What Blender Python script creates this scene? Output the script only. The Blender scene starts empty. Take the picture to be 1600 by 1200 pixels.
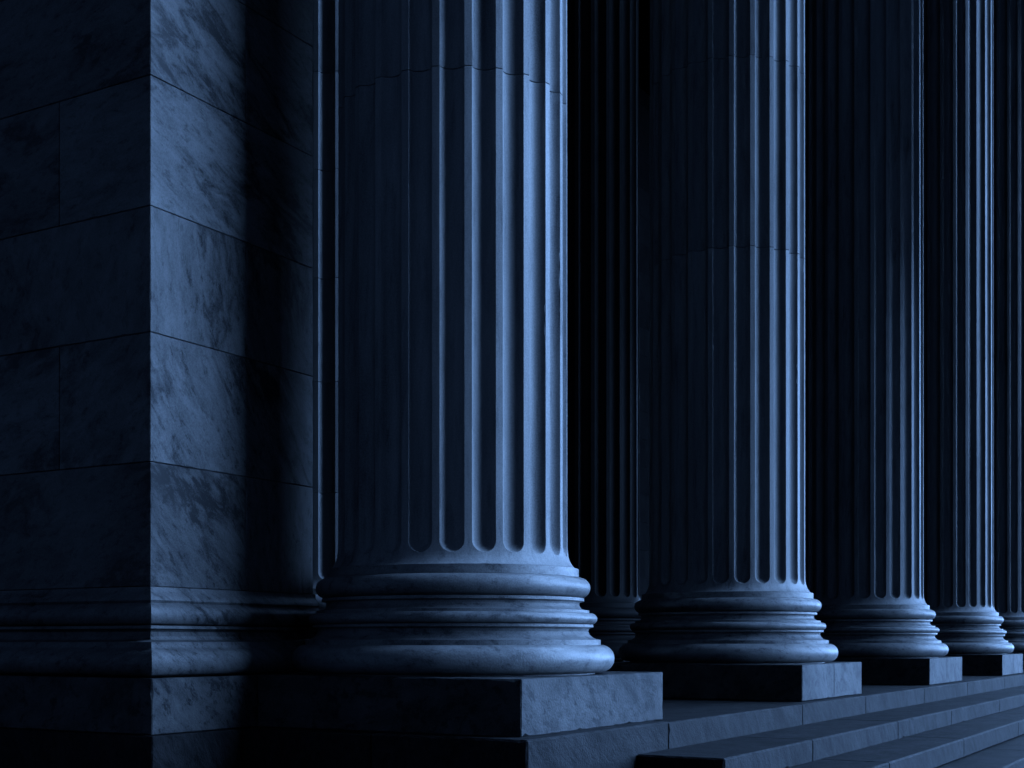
import bpy, bmesh, math, random
from mathutils import Vector
random.seed(7)
C = bpy.context.scene.collection
R = math.radians

# ------------------------------------------------------------------ camera
# world axes: +X runs along the colonnade, +Y into the building, +Z up; z = 0 is the platform top
AX = 32.603
FPX, CX, HY = 2139.07, 614.1, 1001.9          # focal length, principal point (1600 x 1200 frame)
CAM = Vector((-9.293, -5.392, 0.637))
cd = bpy.data.cameras.new("camera")
cam = bpy.data.objects.new("camera", cd)
C.objects.link(cam)
cam.location = CAM
cam.rotation_euler = (R(90), 0, R(AX - 90))
cd.sensor_width = 36.0
cd.lens = FPX / 1600 * 36.0
cd.shift_x = (800 - CX) / 1600
cd.shift_y = (HY - 600) / 1600
cd.clip_end = 2000
bpy.context.scene.camera = cam

# ------------------------------------------------------------------ dusk sky
SUN_AZ, SUN_EL = 333.0, 6.0
w = bpy.data.worlds.new("World")
bpy.context.scene.world = w
w.use_nodes = True
nt = w.node_tree
bg = nt.nodes["Background"]
sky = nt.nodes.new("ShaderNodeTexSky")
sky.sky_type = 'NISHITA'
sky.sun_disc = False
sky.sun_elevation = R(SUN_EL)
sky.sun_rotation = R(90 - SUN_AZ)
bw = nt.nodes.new("ShaderNodeRGBToBW")
tint = nt.nodes.new("ShaderNodeMix")
tint.data_type = 'RGBA'
tint.blend_type = 'MULTIPLY'
tint.inputs[0].default_value = 1.0
tint.inputs[7].default_value = (0.20, 0.42, 1.0, 1)
nt.links.new(sky.outputs[0], bw.inputs[0])
nt.links.new(bw.outputs[0], tint.inputs[6])
nt.links.new(tint.outputs[2], bg.inputs[0])
bg.inputs[1].default_value = 0.011

sl = bpy.data.lights.new("sun", 'SUN')
sl.energy = 5.0
sl.angle = R(104)
sl.color = (0.25, 0.49, 1.0)
sun = bpy.data.objects.new("sun", sl)
C.objects.link(sun)
ldir = Vector((math.cos(R(SUN_AZ)) * math.cos(R(SUN_EL)), math.sin(R(SUN_AZ)) * math.cos(R(SUN_EL)), math.sin(R(SUN_EL))))
sun.rotation_euler = ldir.to_track_quat('Z', 'Y').to_euler()
sun.location = (6, -14, 12)

sc = bpy.context.scene
sc.view_settings.view_transform = 'Standard'
sc.view_settings.look = 'None'
sc.view_settings.gamma = 1.0
sc.view_settings.exposure = 1.8
sc.cycles.use_denoising = True
sc.cycles.max_bounces = 4
sc.cycles.diffuse_bounces = 0

# ------------------------------------------------------------------ materials
def marble(name, light, dark, vein=0.6, speck=0.5, rough=0.5, stretch=5.0, streak_axis='Z', bump=0.25, pscale=1.0, grain=0.4, tone=(0.82, 1.1), turn=0.7, turn0=0.4, spec=0.4):
    m = bpy.data.materials.new(name)
    m.use_nodes = True
    t = m.node_tree
    N, L = t.nodes.new, t.links.new
    bs = t.nodes["Principled BSDF"]
    tc = N("ShaderNodeTexCoord")
    at = N("ShaderNodeAttribute"); at.attribute_name = "blk"
    off = N("ShaderNodeVectorMath"); off.operation = 'MULTIPLY_ADD'
    L(at.outputs["Color"], off.inputs[0]); off.inputs[1].default_value = (37, 53, 71); L(tc.outputs["Object"], off.inputs[2])
    sp = N("ShaderNodeSeparateColor"); L(at.outputs["Color"], sp.inputs[0])
    # turn each block's bedding a little differently
    ang = N("ShaderNodeMath"); ang.operation = 'MULTIPLY_ADD'
    L(sp.outputs[0], ang.inputs[0]); ang.inputs[1].default_value = turn; ang.inputs[2].default_value = turn0
    rot = N("ShaderNodeVectorRotate"); rot.rotation_type = 'AXIS_ANGLE'
    rot.inputs["Axis"].default_value = (0.42, -0.9, 0.0)
    L(off.outputs[0], rot.inputs["Vector"]); L(ang.outputs[0], rot.inputs["Angle"])
    mp = N("ShaderNodeMapping")
    s = (1, 1, stretch) if streak_axis == 'Z' else ((1.0, stretch, stretch) if streak_axis == 'X' else (stretch, 1, stretch))
    mp.inputs["Scale"].default_value = tuple(pscale * q for q in s)
    L(rot.outputs[0], mp.inputs["Vector"])
    # warp
    nz0 = N("ShaderNodeTexNoise"); nz0.inputs["Scale"].default_value = 1.3; nz0.inputs["Detail"].default_value = 3
    L(mp.outputs[0], nz0.inputs["Vector"])
    wp = N("ShaderNodeVectorMath"); wp.operation = 'MULTIPLY_ADD'
    L(nz0.outputs["Color"], wp.inputs[0]); wp.inputs[1].default_value = (0.9, 0.9, 0.9); L(mp.outputs[0], wp.inputs[2])
    wq = N("ShaderNodeVectorMath"); wq.operation = 'MULTIPLY_ADD'
    L(nz0.outputs["Color"], wq.inputs[0]); wq.inputs[1].default_value = (0.35, 0.35, 0.35); L(mp.outputs[0], wq.inputs[2])
    # clouds
    cl = N("ShaderNodeTexNoise"); cl.inputs["Scale"].default_value = 0.8; cl.inputs["Detail"].default_value = 8; cl.inputs["Roughness"].default_value = 0.65
    L(wp.outputs[0], cl.inputs["Vector"])
    rc = N("ShaderNodeMapRange"); rc.inputs[1].default_value = 0.32; rc.inputs[2].default_value = 0.68
    L(cl.outputs[0], rc.inputs[0])
    # veins: thin ridges, only in places
    vn = N("ShaderNodeTexNoise"); vn.inputs["Scale"].default_value = 0.55; vn.inputs["Detail"].default_value = 6; vn.inputs["Roughness"].default_value = 0.6
    L(wp.outputs[0], vn.inputs["Vector"])
    v1 = N("ShaderNodeMath"); v1.operation = 'SUBTRACT'; L(vn.outputs[0], v1.inputs[0]); v1.inputs[1].default_value = 0.5
    v2 = N("ShaderNodeMath"); v2.operation = 'ABSOLUTE'; L(v1.outputs[0], v2.inputs[0])
    v3 = N("ShaderNodeMapRange"); v3.inputs[1].default_value = 0.0; v3.inputs[2].default_value = 0.045; v3.inputs[3].default_value = 1; v3.inputs[4].default_value = 0
    L(v2.outputs[0], v3.inputs[0])
    pl = N("ShaderNodeTexNoise"); pl.inputs["Scale"].default_value = 0.9; pl.inputs["Detail"].default_value = 2
    L(off.outputs[0], pl.inputs["Vector"])
    pr = N("ShaderNodeMapRange"); pr.inputs[1].default_value = 0.4; pr.inputs[2].default_value = 0.56
    L(pl.outputs[0], pr.inputs[0])
    v4 = N("ShaderNodeMath"); v4.operation = 'MULTIPLY'; L(v3.outputs[0], v4.inputs[0]); L(pr.outputs[0], v4.inputs[1])
    # flecks and pits
    fk = N("ShaderNodeTexNoise"); fk.inputs["Scale"].default_value = 9; fk.inputs["Detail"].default_value = 6; fk.inputs["Roughness"].default_value = 0.7
    L(wq.outputs[0], fk.inputs["Vector"])
    fr = N("ShaderNodeMapRange"); fr.inputs[1].default_value = 0.53; fr.inputs[2].default_value = 0.67
    L(fk.outputs[0], fr.inputs[0])
    f2 = N("ShaderNodeMath"); f2.operation = 'MULTIPLY'; L(fr.outputs[0], f2.inputs[0]); f2.inputs[1].default_value = speck
    # fine directional grain
    ga = N("ShaderNodeMapping"); ga.inputs["Scale"].default_value = (1, 1, 1.5) if streak_axis == 'Z' and stretch > 1 else (1, 1, 1)
    L(wq.outputs[0], ga.inputs["Vector"])
    gn = N("ShaderNodeTexNoise"); gn.inputs["Scale"].default_value = 3.6; gn.inputs["Detail"].default_value = 9; gn.inputs["Roughness"].default_value = 0.72
    L(ga.outputs[0], gn.inputs["Vector"])
    gm = N("ShaderNodeMapRange"); gm.inputs[1].default_value = 0.36; gm.inputs[2].default_value = 0.7; gm.inputs[3].default_value = -0.3 * grain; gm.inputs[4].default_value = grain
    L(gn.outputs[0], gm.inputs[0])
    # crystal speckle
    cs = N("ShaderNodeTexNoise"); cs.inputs["Scale"].default_value = 95; cs.inputs["Detail"].default_value = 2
    L(off.outputs[0], cs.inputs["Vector"])
    cm = N("ShaderNodeMapRange"); cm.inputs[1].default_value = 0.35; cm.inputs[2].default_value = 0.65; cm.inputs[3].default_value = -0.12; cm.inputs[4].default_value = 0.12
    L(cs.outputs[0], cm.inputs[0])
    gs = N("ShaderNodeMath"); gs.operation = 'ADD'; L(gm.outputs[0], gs.inputs[0]); L(cm.outputs[0], gs.inputs[1])
    f3 = N("ShaderNodeMath"); f3.operation = 'ADD'; L(f2.outputs[0], f3.inputs[0]); L(gs.outputs[0], f3.inputs[1]); f2 = f3
    # combine darkness
    d1 = N("ShaderNodeMath"); d1.operation = 'MULTIPLY'; L(rc.outputs[0], d1.inputs[0]); d1.inputs[1].default_value = 0.5
    d2 = N("ShaderNodeMath"); d2.operation = 'MULTIPLY_ADD'; L(v4.outputs[0], d2.inputs[0]); d2.inputs[1].default_value = vein; L(d1.outputs[0], d2.inputs[2])
    d3 = N("ShaderNodeMath"); d3.operation = 'ADD'; d3.use_clamp = True; L(d2.outputs[0], d3.inputs[0]); L(f2.outputs[0], d3.inputs[1])
    mx = N("ShaderNodeMix"); mx.data_type = 'RGBA'
    mx.inputs[6].default_value = (*light, 1); mx.inputs[7].default_value = (*dark, 1)
    L(d3.outputs[0], mx.inputs[0])
    # block to block tone
    tn = N("ShaderNodeMapRange"); tn.inputs[3].default_value = tone[0]; tn.inputs[4].default_value = tone[1]
    L(sp.outputs[1], tn.inputs[0])
    ml = N("ShaderNodeVectorMath"); ml.operation = 'SCALE'; L(mx.outputs[2], ml.inputs[0]); L(tn.outputs[0], ml.inputs["Scale"])
    L(ml.outputs[0], bs.inputs["Base Color"])
    bs.inputs["Roughness"].default_value = rough
    rr = N("ShaderNodeMapRange"); rr.inputs[3].default_value = rough - 0.1; rr.inputs[4].default_value = rough + 0.15
    L(cl.outputs[0], rr.inputs[0]); L(rr.outputs[0], bs.inputs["Roughness"])
    bs.inputs["Specular IOR Level"].default_value = spec
    fine = N("ShaderNodeTexNoise"); fine.inputs["Scale"].default_value = 60; fine.inputs["Detail"].default_value = 5
    L(off.outputs[0], fine.inputs["Vector"])
    ba = N("ShaderNodeMath"); ba.operation = 'MULTIPLY_ADD'; L(fk.outputs[0], ba.inputs[0]); ba.inputs[1].default_value = -0.8; L(fine.outputs[0], ba.inputs[2])
    bu = N("ShaderNodeBump"); bu.inputs["Strength"].default_value = bump; bu.inputs["Distance"].default_value = 0.006
    L(ba.outputs[0], bu.inputs["Height"]); L(bu.outputs[0], bs.inputs["Normal"])
    return m

M_WALL = marble("veined_marble", (0.28, 0.28, 0.28), (0.02, 0.022, 0.026), vein=0.6, speck=0.45, rough=0.45, stretch=2.4, grain=0.38, turn=1.15, turn0=0.35, tone=(0.68, 1.12))
M_SHAFT = marble("shaft_marble", (0.60, 0.60, 0.60), (0.14, 0.145, 0.155), vein=0.3, speck=0.3, rough=0.5, stretch=0.12, bump=0.15, grain=0.3, pscale=1.7, tone=(0.95, 1.04), turn=0.2, turn0=-0.1)
M_BASE = marble("base_marble", (0.52, 0.52, 0.52), (0.10, 0.105, 0.115), vein=0.2, speck=0.5, rough=0.36, stretch=1.9, bump=0.45, grain=0.4, turn=0.3, turn0=0.0, spec=0.5)
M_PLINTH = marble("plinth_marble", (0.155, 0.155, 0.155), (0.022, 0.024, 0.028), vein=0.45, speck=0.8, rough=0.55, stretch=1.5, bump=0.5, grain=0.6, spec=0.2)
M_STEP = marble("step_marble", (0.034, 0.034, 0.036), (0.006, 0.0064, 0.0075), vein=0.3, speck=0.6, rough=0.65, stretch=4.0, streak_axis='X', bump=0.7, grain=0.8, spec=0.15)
M_PAVE = marble("plaza_granite", (0.12, 0.12, 0.125), (0.05, 0.05, 0.055), vein=0.2, speck=0.6, rough=0.75, stretch=1.0, bump=0.4)

M_INNER_SHADE = marble("inner_shade_stone", (0.022, 0.022, 0.023), (0.012, 0.012, 0.013), vein=0.4, speck=0.3, rough=0.6, stretch=0.35, bump=0.15, spec=0.1)  # near black instead of pale marble: shade put into the column's colour
M_PORTICO_SHADE = marble("portico_shade_stone", (0.02, 0.02, 0.021), (0.01, 0.01, 0.011), vein=0.3, speck=0.4, rough=0.9, stretch=1.0, spec=0.0)  # interior shade put into the colour of the rear wall and ceiling

# ------------------------------------------------------------------ mesh helpers
class MB:
    """collects shapes into one mesh; every stone carries its own random 'blk' tone"""
    def __init__(s): s.v, s.f, s.a, s.sm = [], [], [], []
    def add(s, vs, fs, smooth=False, blk=None):
        b = blk or (random.random(), random.random(), random.random())
        n = len(s.v)
        s.v += vs; s.a += [b] * len(vs)
        for f in fs: s.f.append(tuple(n + i for i in f)); s.sm.append(smooth)
    def box(s, x0, x1, y0, y1, z0, z1, ch=0.005, blk=None, chip=0.0, pitch=0.05):
        """box with chamfered edges; chip > 0 wears the edges unevenly and knocks small nicks out of them"""
        X, Y, Z = (x0, x1), (y0, y1), (z0, z1)
        vs, idx = [], {}
        for i in (0, 1):
            for j in (0, 1):
                for k in (0, 1):
                    p = (X[i], Y[j], Z[k]); q = (ch if i == 0 else -ch, ch if j == 0 else -ch, ch if k == 0 else -ch)
                    for ax in range(3):          # the vertex lying on the face whose normal is ax
                        c = [p[0] + q[0], p[1] + q[1], p[2] + q[2]]; c[ax] = p[ax]
                        idx[i, j, k, ax] = len(vs); vs.append(tuple(c))
        fs, rail = [], {}
        for ax in range(3):                      # edges running along ax: two rails, one on each neighbouring face
            o = [a for a in range(3) if a != ax]
            ln = (X, Y, Z)[ax][1] - (X, Y, Z)[ax][0] - 2 * ch
            for u in (0, 1):
                for w_ in (0, 1):
                    k0 = [0, 0, 0]; k0[o[0]] = u; k0[o[1]] = w_; k1 = list(k0); k1[ax] = 1
                    n = int(ln / pitch) if chip > 0 else 0
                    n = min(n, 90)
                    wear, cut = [], 0.0
                    for t in range(n):
                        if random.random() < 0.06: cut = random.random() ** 3
                        wear.append((chip * (0.25 * random.random() + cut), chip * (0.25 * random.random() + cut)))
                        cut *= 0.3
                    rl = []
                    for side in (0, 1):
                        f_ax = o[side]; in_ax = o[1 - side]
                        s0, s1 = vs[idx[(*k0, f_ax)]], vs[idx[(*k1, f_ax)]]
                        dirn = 1 if k0[in_ax] == 0 else -1
                        seq = [idx[(*k0, f_ax)]]
                        for t in range(n):
                            q = (t + 1) / (n + 1)
                            c = [s0[a] + (s1[a] - s0[a]) * q for a in range(3)]
                            c[in_ax] += dirn * wear[t][side]
                            seq.append(len(vs)); vs.append(tuple(c))
                        seq.append(idx[(*k1, f_ax)])
                        rail[ax, tuple(k0), f_ax] = seq; rl.append(seq)
                    for t in range(len(rl[0]) - 1): fs.append([rl[0][t], rl[0][t + 1], rl[1][t + 1], rl[1][t]])
        for ax in range(3):
            o = [a for a in range(3) if a != ax]
            for sgn in (0, 1):
                loop = []
                for (run, fixed, rev) in ((0, 0, False), (1, 1, False), (0, 1, True), (1, 0, True)):
                    key = [0, 0, 0]; key[ax] = sgn; key[o[1 - run]] = fixed
                    q = rail[o[run], tuple(key), ax]
                    q = q[::-1] if rev else q
                    loop += q[:-1]
                fs.append(loop)
        for i in (0, 1):
            for j in (0, 1):
                for k in (0, 1): fs.append([idx[i, j, k, a] for a in range(3)])
        s.add(vs, fs, False, blk)
    def lathe(s, prof, seg=160, blk=None):
        vs = [(r * math.cos(2 * math.pi * i / seg), r * math.sin(2 * math.pi * i / seg), z) for (r, z) in prof for i in range(seg)]
        fs = [(a * seg + i, a * seg + (i + 1) % seg, (a + 1) * seg + (i + 1) % seg, (a + 1) * seg + i)
              for a in range(len(prof) - 1) for i in range(seg)]
        s.add(vs, fs, True, blk)
    def sweep(s, prof, path, blk=None):
        """moulding profile (projection, z) swept along mitred corners; path = [(x, y, nx, ny)] with outward mitre vectors"""
        k = len(prof)
        vs = [(x + nx * p, y + ny * p, z) for (x, y, nx, ny) in path for (p, z) in prof]
        fs = [(i * k + a, (i + 1) * k + a, (i + 1) * k + a + 1, i * k + a + 1) for i in range(len(path) - 1) for a in range(k - 1)]
        s.add(vs, fs, True, blk)
    def build(s, name, mat, parent=None, sharp=32):
        me = bpy.data.meshes.new(name)
        me.from_pydata(s.v, [], s.f)
        ca = me.color_attributes.new("blk", 'FLOAT_COLOR', 'POINT')
        ca.data.foreach_set("color", [c for b in s.a for c in (*b, 1.0)])
        bm = bmesh.new(); bm.from_mesh(me)
        bmesh.ops.recalc_face_normals(bm, faces=bm.faces)
        for f, q in zip(bm.faces, s.sm): f.smooth = q
        lim = R(sharp)
        for e in bm.edges:
            if len(e.link_faces) == 2 and e.calc_face_angle(0) > lim: e.smooth = False
        bm.to_mesh(me); bm.free()
        me.materials.append(mat)
        o = bpy.data.objects.new(name, me); C.objects.link(o)
        if parent: o.parent = parent
        return o

def thing(name, label, cat, loc=(0, 0, 0), group=None):
    o = bpy.data.objects.new(name, None); C.objects.link(o)
    o.location = loc; o.empty_display_size = 0.3
    o["label"] = label; o["category"] = cat; o["kind"] = "thing"
    if group: o["group"] = group
    return o

# ------------------------------------------------------------------ dimensions
S = 6.442                     # column spacing
PL = 0.387                    # plinth height
HT = 18.2                     # height of the colonnade's ceiling
EDGE = -1.403                 # front edge of the platform

# ground and platform
g = MB(); g.add([(-400, -400, -1.03), (400, -400, -1.03), (400, 400, -1.03), (-400, 400, -1.03)], [(0, 1, 2, 3)])
gr = g.build("ground", M_PAVE); gr["kind"] = "structure"; gr["label"] = "dark stone paving at the foot of the steps"

plat = thing("stone_platform", "long pale stone platform carrying the whole row of fluted columns", "platform")
m = MB()
joints = [-1.464, 0.98, 4.67, 7.26, 10.5, 13.7, 17.3, 20.4, 23.9, 27.2, 30.6, 34.0, 37.5, 41]
for a, b in zip(joints, joints[1:]):
    zt = -0.004 if a > 0 else 0.004
    m.box(a + 0.002, b - 0.002, EDGE, -0.2, -0.62 if a < 0 else -0.42, zt, 0.011, chip=0.022)
m.build("edge_course", M_STEP, plat)
m = MB()
x = -1.464
while x < 41:
    for y0, y1 in ((-0.196, 1.6), (1.604, 3.8), (3.804, 6.2), (6.204, 8.8), (8.804, 11.6)):
        m.box(x, min(x + 2.2, 41) - 0.004, y0, y1, -0.4, -0.006 + 0.003 * random.random(), 0.004)
    x += 2.2
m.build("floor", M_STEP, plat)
m = MB()
m.box(-1.46, 0.6, EDGE + 0.004, -0.3, -1.03, -0.624, 0.006)
m.box(0.61, 41, EDGE + 0.05, -0.3, -1.03, -0.425, 0.006)
m.box(-1.459, 41, -0.28, 11.6, -1.03, -0.405, 0.006)
m.build("foundation", M_STEP, plat)

stair = thing("stone_staircase", "broad flight of dark worn stone steps below the columns", "steps", (0.32, EDGE, -1.03))
fr = [EDGE, -2.085, -2.66, -3.2, -3.74, -4.28]
zs = [-0.210, -0.402, -0.608, -0.815]
for i in range(4):
    m = MB()
    x = 0.0
    first = True
    while x < 41:
        ln = random.uniform(2.2, 3.8)
        x1 = min(x + ln, 41.2)
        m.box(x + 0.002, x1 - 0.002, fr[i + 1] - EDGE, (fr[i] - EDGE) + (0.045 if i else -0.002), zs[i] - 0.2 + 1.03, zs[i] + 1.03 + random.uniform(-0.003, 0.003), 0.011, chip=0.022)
        x = x1
    if i < 3:
        m.box(0.004, 41, fr[i + 1] - EDGE + 0.05, -0.01, 0.0 if True else 0, zs[i] - 0.203 + 1.03, 0.004)
    o = m.build("step", M_STEP, stair)

# ------------------------------------------------------------------ columns
AXA = math.atan2(0.464, 10.734)
def rad(px):  return 10.744 * math.sin(math.atan((px - CX) / FPX) - AXA)   # silhouette pixel of the first column -> radius
def hgt(py):  return (1052.0 - py) * 0.00495                               # and height above its plinth
def arc(cr, cz, rr, hz, n=14, a0=-90, a1=90):
    return [(cr + rr * math.cos(R(a0 + (a1 - a0) * i / n)), cz + hz * math.sin(R(a0 + (a1 - a0) * i / n))) for i in range(n + 1)]

def torus_prof(px_max, y_top, y_bot, depth=None):
    h = (hgt(y_top) - hgt(y_bot)) / 2; cz = (hgt(y_top) + hgt(y_bot)) / 2
    rmax = rad(px_max); d = depth or h * 1.05
    return [(rmax - d - 0.06, cz - h)] + arc(rmax - d, cz, d, h) + [(rmax - d - 0.06, cz + h)]

LOW = torus_prof(960, 1007, 1049.5, 0.105)
MID = torus_prof(933, 958.3, 975.5)
UPP = torus_prof(922.3, 903, 934.6)
NECK = rad(904)
CORE = [(rad(930), -0.002), (rad(930), hgt(1007)), (rad(938.4), hgt(1007)), (rad(938.4), hgt(999.3)), (rad(931.5), hgt(998.3)),
        (rad(926), hgt(995.5)), (rad(921.5), hgt(991.5)), (rad(919), hgt(986.5)), (rad(920), hgt(983)), (rad(922.5), hgt(981)), (rad(927), hgt(980)),
        (rad(927), hgt(976)), (rad(915), hgt(975.4)), (rad(915), hgt(958.4)), (rad(920.6), hgt(958.2)), (rad(920.6), hgt(954)), (rad(914.5), hgt(953.4)),
        (rad(909), hgt(951.3)), (rad(906), hgt(948)), (rad(905), hgt(944.8)), (rad(905.6), hgt(942)), (rad(907.5), hgt(940.5)), (rad(912.5), hgt(939.6)),
        (rad(912.5), hgt(935)), (rad(902), hgt(934.5)), (rad(902), hgt(903.2)), (NECK, hgt(902.6)), (NECK, hgt(889.6)), (NECK - 0.012, hgt(888.8)), (rad(898.5), hgt(888.4))]
FLARE = [(hgt(888.5), rad(899)), (hgt(886), rad(896.3)), (hgt(881), rad(892.6)), (hgt(876), rad(890)), (hgt(870), rad(888.2)), (hgt(862), rad(887.0)), (hgt(852), rad(886.4)), (1.2, rad(886.2))]
RS = rad(886.2)
def rprof(z):
    if z >= FLARE[-1][0]: return RS - 0.00035 * (z - 1.2) ** 1.3 if z < 30 else RS
    for (z0, r0), (z1, r1) in zip(FLARE, FLARE[1:]):
        if z <= z1: return r0 + (r1 - r0) * (z - z0) / (z1 - z0)
FEND = 0.893                                   # lower end of the flutes above the plinth
W0, SAG = 0.0872, 0.064
RHO = (W0 * W0 + SAG * SAG) / (2 * SAG)

def shaft_ring(z, lip=0.0, turn=0.0, wear=None):
    """one ring of the fluted shaft: 24 round-ended flutes, narrow flat fillets with eased arrises"""
    r = rprof(z) - lip
    t = max(0.0, FEND + W0 - z)
    ww = math.sqrt(max(W0 * W0 - t * t, 1e-7))
    out = []
    NF = 12
    hp = math.pi / 24                          # half a period
    for k in range(24):
        c = k * 2 * hp + turn
        wl, wr = wear[k] if wear else (0.0022, 0.0022)
        for i in range(NF + 1):
            q = -math.cos(math.pi * i / NF)    # dense towards the arrises
            s_ = ww * q
            d = math.sqrt(max(RHO * RHO - s_ * s_ - t * t, 0)) - (RHO - SAG)
            d = max(d, 0)
            out.append((c + s_ / RS, r - d))
        e = min(0.0028, 0.3 * (hp * RS - ww)) / RS    # eased arris
        a0 = c + ww / RS; a1 = c + 2 * hp - ww / RS
        out[-1] = (out[-1][0], r - wr)
        out[-NF - 1] = (out[-NF - 1][0], r - wl)
        out += [(a0 + e, r), ((a0 + a1) / 2, r), (a1 - e, r)]
    return [(rr * math.cos(a), rr * math.sin(a), z) for a, rr in out]

def drum(name, z0, z1, parent, foot=False, turn=0.0, mat=None, worn=False):
    zs_ = []
    if foot:
        n = 12
        zs_ = [FEND + W0 * (1 - math.cos(math.pi / 2 * i / n)) + 0.0006 for i in range(n + 1)] + [1.2, 1.6]
    else:
        zs_ = [z0 + 0.0022, z0 + 0.0055]
    dz = 1.3
    if worn: zs_ = zs_[:-1] if foot else zs_; dz = 0.11
    z = max(zs_[-1], z0) + dz
    while z < z1 - dz * 0.5 and z < 14: zs_.append(z); z += dz if z < 6.5 else 1.3
    zs_ += [z1 - 0.0055, z1 - 0.0022]
    lips = [0.0] * len(zs_)
    if not foot: lips[0] = 0.0028
    lips[-1] = 0.0028
    rings = []
    for z, l in zip(zs_, lips):
        wr = None
        if worn: wr = [tuple(0.0016 + 0.0022 * random.random() + (0.009 * random.random() if random.random() < 0.04 else 0) for _ in (0, 1)) for _ in range(24)]
        rings.append(shaft_ring(z, l, turn, wr))
    n = len(rings[0])
    mb = MB(); b = (random.random(), random.random(), random.random())
    vs = [p for q in rings for p in q]
    fs = [(a * n + i, a * n + (i + 1) % n, (a + 1) * n + (i + 1) % n, (a + 1) * n + i) for a in range(len(rings) - 1) for i in range(n)]
    mb.add(vs, fs, True, b)
    for q in ([rings[-1]] if foot else [rings[0], rings[-1]]):      # bed faces of the drum
        mb.add(list(q) + [(x * 0.8, y * 0.8, z) for x, y, z in q], [(i, (i + 1) % n, n + (i + 1) % n, n + i) for i in range(n)], False, b)
    if foot:
        zz = [FEND + 0.0008 - (FEND + 0.0008 - FLARE[0][0]) * i / 14 for i in range(15)]
        mb.lathe([(rprof(z), z) for z in zz], 192, b)
    return mb.build(name, mat or M_SHAFT, parent, 30)

def column(loc, label, cuts, group, plinth_back=1.25, turn=0.0, split=True, mats=None, worn=False):
    MP, MBS, MS = mats or (M_PLINTH, M_BASE, M_SHAFT)
    c = thing("fluted_column", label, "column", loc, group)
    mb = MB()
    hw = 1.25
    if split:
        b0 = random.random()
        mb.box(-hw, 0.003, -hw, plinth_back, -PL, 0.0, 0.006, chip=0.02)
        mb.box(0.007, hw, -hw, plinth_back, -PL, 0.0, 0.006, chip=0.02)
    else:
        mb.box(-hw, hw, -hw, plinth_back, -PL, 0.0, 0.006, chip=0.02)
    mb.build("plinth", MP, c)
    b = (random.random(), random.random(), random.random())
    mb = MB(); mb.lathe(CORE, 192, b)
    base = mb.build("base", MBS, c, 28)
    for pr in (LOW, MID, UPP):
        mb = MB(); mb.lathe(pr, 192, (b[0], b[1], b[2] + 0.01))
        mb.build("torus", MBS, base, 40)
    lv = [0.8] + cuts + [HT - PL]
    sh = drum("shaft", lv[0], lv[1], c, True, turn, MS, worn)
    for a, q in zip(lv[1:], lv[2:]): drum("drum", a, q, sh, False, turn, MS, worn)
    return c

OUT = "great fluted columns along the platform edge"
labels = ["nearest and largest fluted column, standing against the veined marble pier",
          "second fluted column, bright along its right edge, plinth of two blocks",
          "third fluted column from the pier, brightly lit at its base, between two dimmer ones",
          "fourth fluted column from the pier, dim, with small lit plinth above the steps",
          "fifth fluted column from the pier, dark, cut off by the right edge of the photo",
          "sixth fluted column from the pier, farthest and hidden behind the fifth"]
cuts = [[4.39, 9.1, 13.6], [4.66, 6.79, 11.2], [10.9, 14.4], [13.6], [15.6], [4.6, 9.3, 13.7]]
for n in range(6):
    column((n * S, 0, PL), labels[n], cuts[n], OUT, plinth_back=0.955 if n == 0 else 1.25, split=n > 0, worn=n < 2)
INN = "dim fluted columns deep inside the portico"
column((0.5 * S, 3.39, PL), "dark inner column glimpsed as a thin strip between the pier and the nearest column", [1.81, 2.98, 4.07, 5.21, 6.24, 7.3, 11.0], INN)
column((1.5 * S, 3.39, PL), "inner column, coloured near black for shade, in the black gap between the first and second great columns", [10.2, 13.8], INN, mats=(M_INNER_SHADE, M_INNER_SHADE, M_INNER_SHADE))

# ------------------------------------------------------------------ marble pier at the left
pier = thing("marble_pier", "massive veined marble block pier with moulded base at the left", "pier", (-2.38, 0.962, 0))
P = 0.18                                       # setback of the wall above its plinth
XE, YE = 2.28 - P, 10.4                         # extent of the wall along x and y (pier coordinates)
m = MB()
zc = [PL + 0.63, PL + 1.498, PL + 2.398, PL + 3.275, PL + 4.182, PL + 5.07]
while zc[-1] < HT - 0.9: zc.append(zc[-1] + 0.885)
zc[-1] = HT
for i, (z0, z1) in enumerate(zip(zc, zc[1:])):
    gp = 0.0022
    if i % 2 == 0:   # a block with its long side on the left face and a joint on the lit face
        m.box(P, P + 1.056 - gp, P, P + 2.6, z0 + gp, z1 - gp, 0.0035, chip=0.008)
        m.box(P + 1.056 + gp, XE, P, P + 0.9, z0 + gp, z1 - gp, 0.0035, chip=0.008)
        y = P + 2.6
    else:
        m.box(P, XE, P, P + 0.89 - gp, z0 + gp, z1 - gp, 0.0035, chip=0.008)
        y = P + 0.89
    while y < YE:
        y1 = min(y + random.choice((2.2, 2.5)), YE)
        m.box(P, P + 0.9, y + gp, y1 - gp, z0 + gp, z1 - gp, 0.0035, chip=0.008); y = y1
m.box(P + 0.03, XE - 0.03, P + 0.03, YE, PL + 0.02, HT, 0.003)
m.build("wall", M_WALL, pier)
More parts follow.
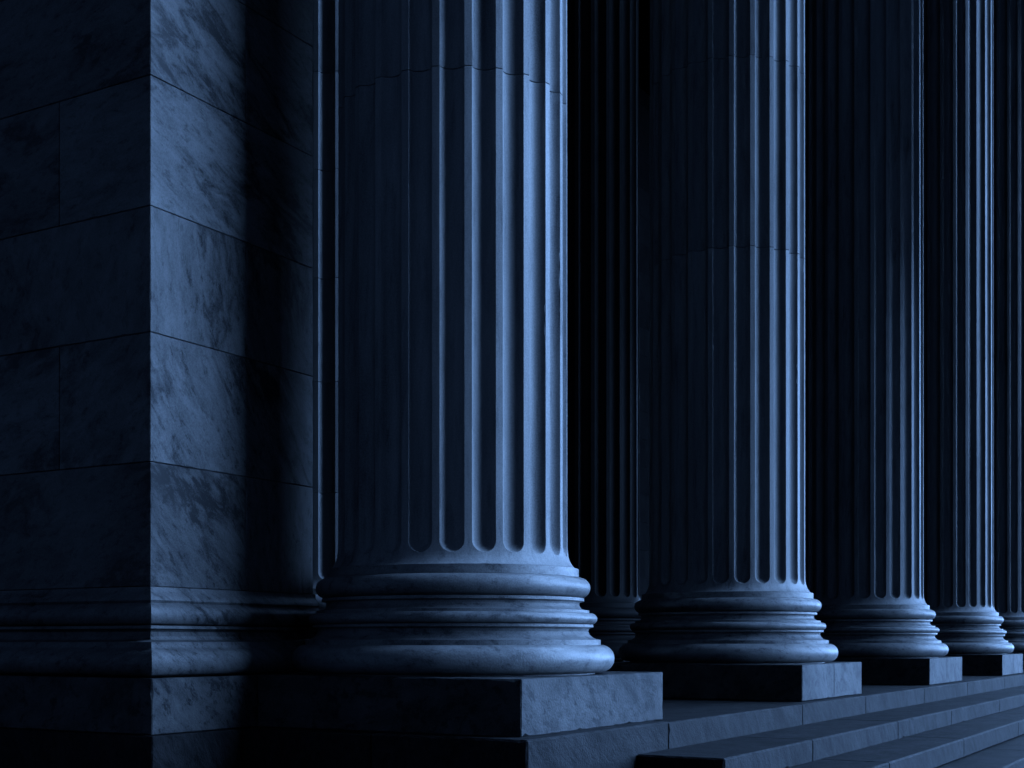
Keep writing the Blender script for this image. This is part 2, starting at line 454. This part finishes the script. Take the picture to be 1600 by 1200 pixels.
# mitred base moulding: torus, scotia, torus, fillet and a small cove
prof = [(-0.05, 0.0)] + [(p_, z_) for p_, z_ in arc(0.055, 0.108, 0.105, 0.104, 12, -90, 62)] + \
       [(0.098, 0.2125), (0.098, 0.244), (0.05, 0.2475), (0.015, 0.262), (0.003, 0.285), (0.008, 0.315), (0.03, 0.335), (0.045, 0.338), (0.045, 0.358), (0.02, 0.359)] + \
       [(p_, z_) for p_, z_ in arc(0.005, 0.438, 0.075, 0.078, 12, -90, 60)] + \
       [(0.03, 0.517), (0.0, 0.535), (-0.03, 0.545)]
tops = [(0.03, 0.519), (0.042, 0.535), (0.036, 0.556), (0.012, 0.585), (0.004, 0.606), (0.004, 0.628), (-0.02, 0.6285)]
SC = P                                        # profile offsets are measured from the wall face outward
def proj(pr): return [(0.02 + (SC - 0.02) * (p_ / 0.16), z_ + PL) for p_, z_ in pr]
path = [(P + XE, P, 0, -1), (P, P, -1, -1), (P, YE, -1, 0)]
path[0] = (XE, P, 0, -1)
b = (0.3, 0.6, 0.2)
m = MB(); m.sweep(proj(prof), path, b)
mo = m.build("base_moulding", M_WALL, pier, 35)
m = MB(); m.sweep(proj(tops), path, b)
m.build("cap_moulding", M_WALL, mo, 35)
m = MB()
m.box(0, 2.46, 0, 2.6, 0.002, PL - 0.003, 0.005, chip=0.014)
m.box(0, 2.4, 2.603, YE, 0.002, PL - 0.003, 0.005, chip=0.014)
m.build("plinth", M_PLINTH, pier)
m = MB()
m.box(-0.05, 0.90, -0.05, 3.0, -0.62, -0.002, 0.006, chip=0.014)
m.box(-0.05, 0.90, 3.003, YE, -0.62, -0.002, 0.006, chip=0.014)
m.box(-0.045, 0.88, -0.045, YE, -1.03, -0.624, 0.006)
m.build("footing", M_STEP, pier)

# ------------------------------------------------------------------ rear wall and roof of the portico
rw = thing("rear_wall", "stone wall at the back of the portico, interior shade put into its dark colour", "wall", (0, 11.4, 0))
m = MB()
z = 0.0; k = 0
while z < HT:
    x = -2.2 - (k % 2) * 1.1
    while x < 44:
        m.box(max(x, -2.2) + 0.002, min(x + 2.2, 44) - 0.002, 0, 0.5, z + 0.002, min(z + 0.885, HT) - 0.002, 0.004)
        x += 2.2
    z += 0.885; k += 1
m.box(-2.2, 44, 0.03, 0.6, -1.0, HT, 0.004)
m.build("wall_blocks", M_PORTICO_SHADE, rw)
rf = thing("portico_roof", "heavy stone entablature and ceiling over the columns, above the picture", "roof", (0, 0, HT))
m = MB()
m.box(-2.4, 44, -1.0, 1.0, 0.0, 1.6, 0.02); m.box(-2.5, 44, -1.12, 0.9, 1.604, 3.2, 0.02); m.box(-2.7, 44, -1.7, 0.95, 3.204, 3.9, 0.02)
m.build("entablature", M_WALL, rf)
m = MB(); m.box(-2.4, 44, 1.004, 12.0, 0.3, 0.9, 0.02); m.build("ceiling", M_PORTICO_SHADE, rf)

# ------------------------------------------------------------------ unseen trees, added only to shade the upper and the far columns
def leaf_mat():
    m = bpy.data.materials.new("leaf"); m.use_nodes = True
    t = m.node_tree; b = t.nodes["Principled BSDF"]
    nz = t.nodes.new("ShaderNodeTexNoise"); nz.inputs["Scale"].default_value = 0.8
    r = t.nodes.new("ShaderNodeValToRGB")
    r.color_ramp.elements[0].color = (0.03, 0.06, 0.02, 1); r.color_ramp.elements[1].color = (0.07, 0.12, 0.04, 1)
    t.links.new(nz.outputs[0], r.inputs[0]); t.links.new(r.outputs[0], b.inputs["Base Color"])
    b.inputs["Roughness"].default_value = 0.7
    return m
M_LEAF = leaf_mat()
M_BARK = marble("bark", (0.10, 0.075, 0.055), (0.03, 0.024, 0.02), vein=0.5, speck=0.6, rough=0.9, stretch=0.3, bump=0.9)
LX, LY = math.cos(R(SUN_AZ)), math.sin(R(SUN_AZ))
def tree(label, u, dist, zb, zt, ru, rl, slope, n, size):
    """u = position across the light, dist = distance towards it; crown from zb to zt, leaning underside"""
    px, py = -LY, LX
    bx, by = u * px + dist * LX, u * py + dist * LY
    # the row of columns runs oblique to the light: start from the point of the row with this u
    x0 = u; bx, by = x0 + dist * LX, dist * LY
    t = thing("added_shade_tree", label, "tree", (bx, by, -1.03), "added shade trees out of view")
    rnd = random.Random(int(u * 10) + 3)
    m = MB()
    H = zb + 1.03 + 2.5
    segs = 14
    prof = [(0.42, 0), (0.33, 0.5), (0.27, 1.5), (0.24, H * 0.5), (0.17, H)]
    m.lathe([(r_, z_) for r_, z_ in prof], segs)
    for k in range(9):
        a = k * 2.4; el = R(rnd.uniform(25, 55)); L_ = rnd.uniform(0.5, 0.9) * ru; z0 = H * rnd.uniform(0.6, 0.98)
        d = Vector((math.cos(a) * math.cos(el), math.sin(a) * math.cos(el), math.sin(el)))
        sd = d.cross(Vector((0, 0, 1))).normalized(); up = sd.cross(d)
        vs = []
        for q, rr in ((0, 0.11), (0.5, 0.07), (1, 0.025)):
            c = Vector((0, 0, z0)) + d * L_ * q + Vector((0, 0, 0.15 * L_ * q * q))
            vs += [tuple(c + sd * rr * math.cos(h) + up * rr * math.sin(h)) for h in (0, 1.57, 3.14, 4.71)]
        m.add(vs, [(4 * j + i, 4 * j + (i + 1) % 4, 4 * j + 4 + (i + 1) % 4, 4 * j + 4 + i) for j in range(2) for i in range(4)], True)
    m.build("trunk", M_BARK, t)
    m = MB()
    cl = []
    for _ in range(70):
        while True:
            a, b_, c = rnd.uniform(-1, 1), rnd.uniform(-1, 1), rnd.uniform(-1, 1)
            if a * a + b_ * b_ + c * c < 1: break
        cl.append((a, b_, c))
    for i in range(n):
        a, b_, c = rnd.choice(cl)
        g_ = rnd.gauss
        uu = a * ru * 0.85 + g_(0, 0.12 * ru); vv = b_ * rl * 0.85 + g_(0, 0.12 * rl); hz = (zt - zb) / 2
        zz = (zb + zt) / 2 + 1.03 + c * hz * 0.9 + g_(0, 0.06 * hz) + slope * uu
        zz = max(zz, zb + 1.03 + slope * uu - 0.5 + rnd.random())
        p = Vector((uu * px + vv * LX, uu * py + vv * LY, zz))
        nrm = Vector((g_(0, 1), g_(0, 1), g_(0, 1))).normalized(); s1 = nrm.orthogonal().normalized(); s2 = nrm.cross(s1)
        q = size * rnd.uniform(0.6, 1.3)
        m.add([tuple(p + s1 * q), tuple(p + s2 * q * 0.55), tuple(p - s1 * q), tuple(p - s2 * q * 0.55)], [(0, 1, 2, 3)], False, (0.5, 0.5, 0.5))
    m.build("crown", M_LEAF, t)
    return t
tree("added unseen leafy tree whose low crown shades the top of the nearest column", 2.0, 15.0, 5.6, 21.0, 4.2, 2.8, 0.25, 8500, 0.45)
tree("tall added unseen shade tree with the highest crown, before the third column", 13.0, 18.0, 15.0, 28.0, 4.4, 3.0, 0.2, 8500, 0.45)
tree("low crowned unseen tree added to shade the fourth column", 27.0, 13.0, 3.4, 22.0, 4.4, 3.0, 0.0, 8500, 0.45)
tree("low crowned unseen tree added to shade the far end of the colonnade", 37.0, 13.0, 3.0, 21.0, 4.6, 3.0, 0.0, 8500, 0.45)
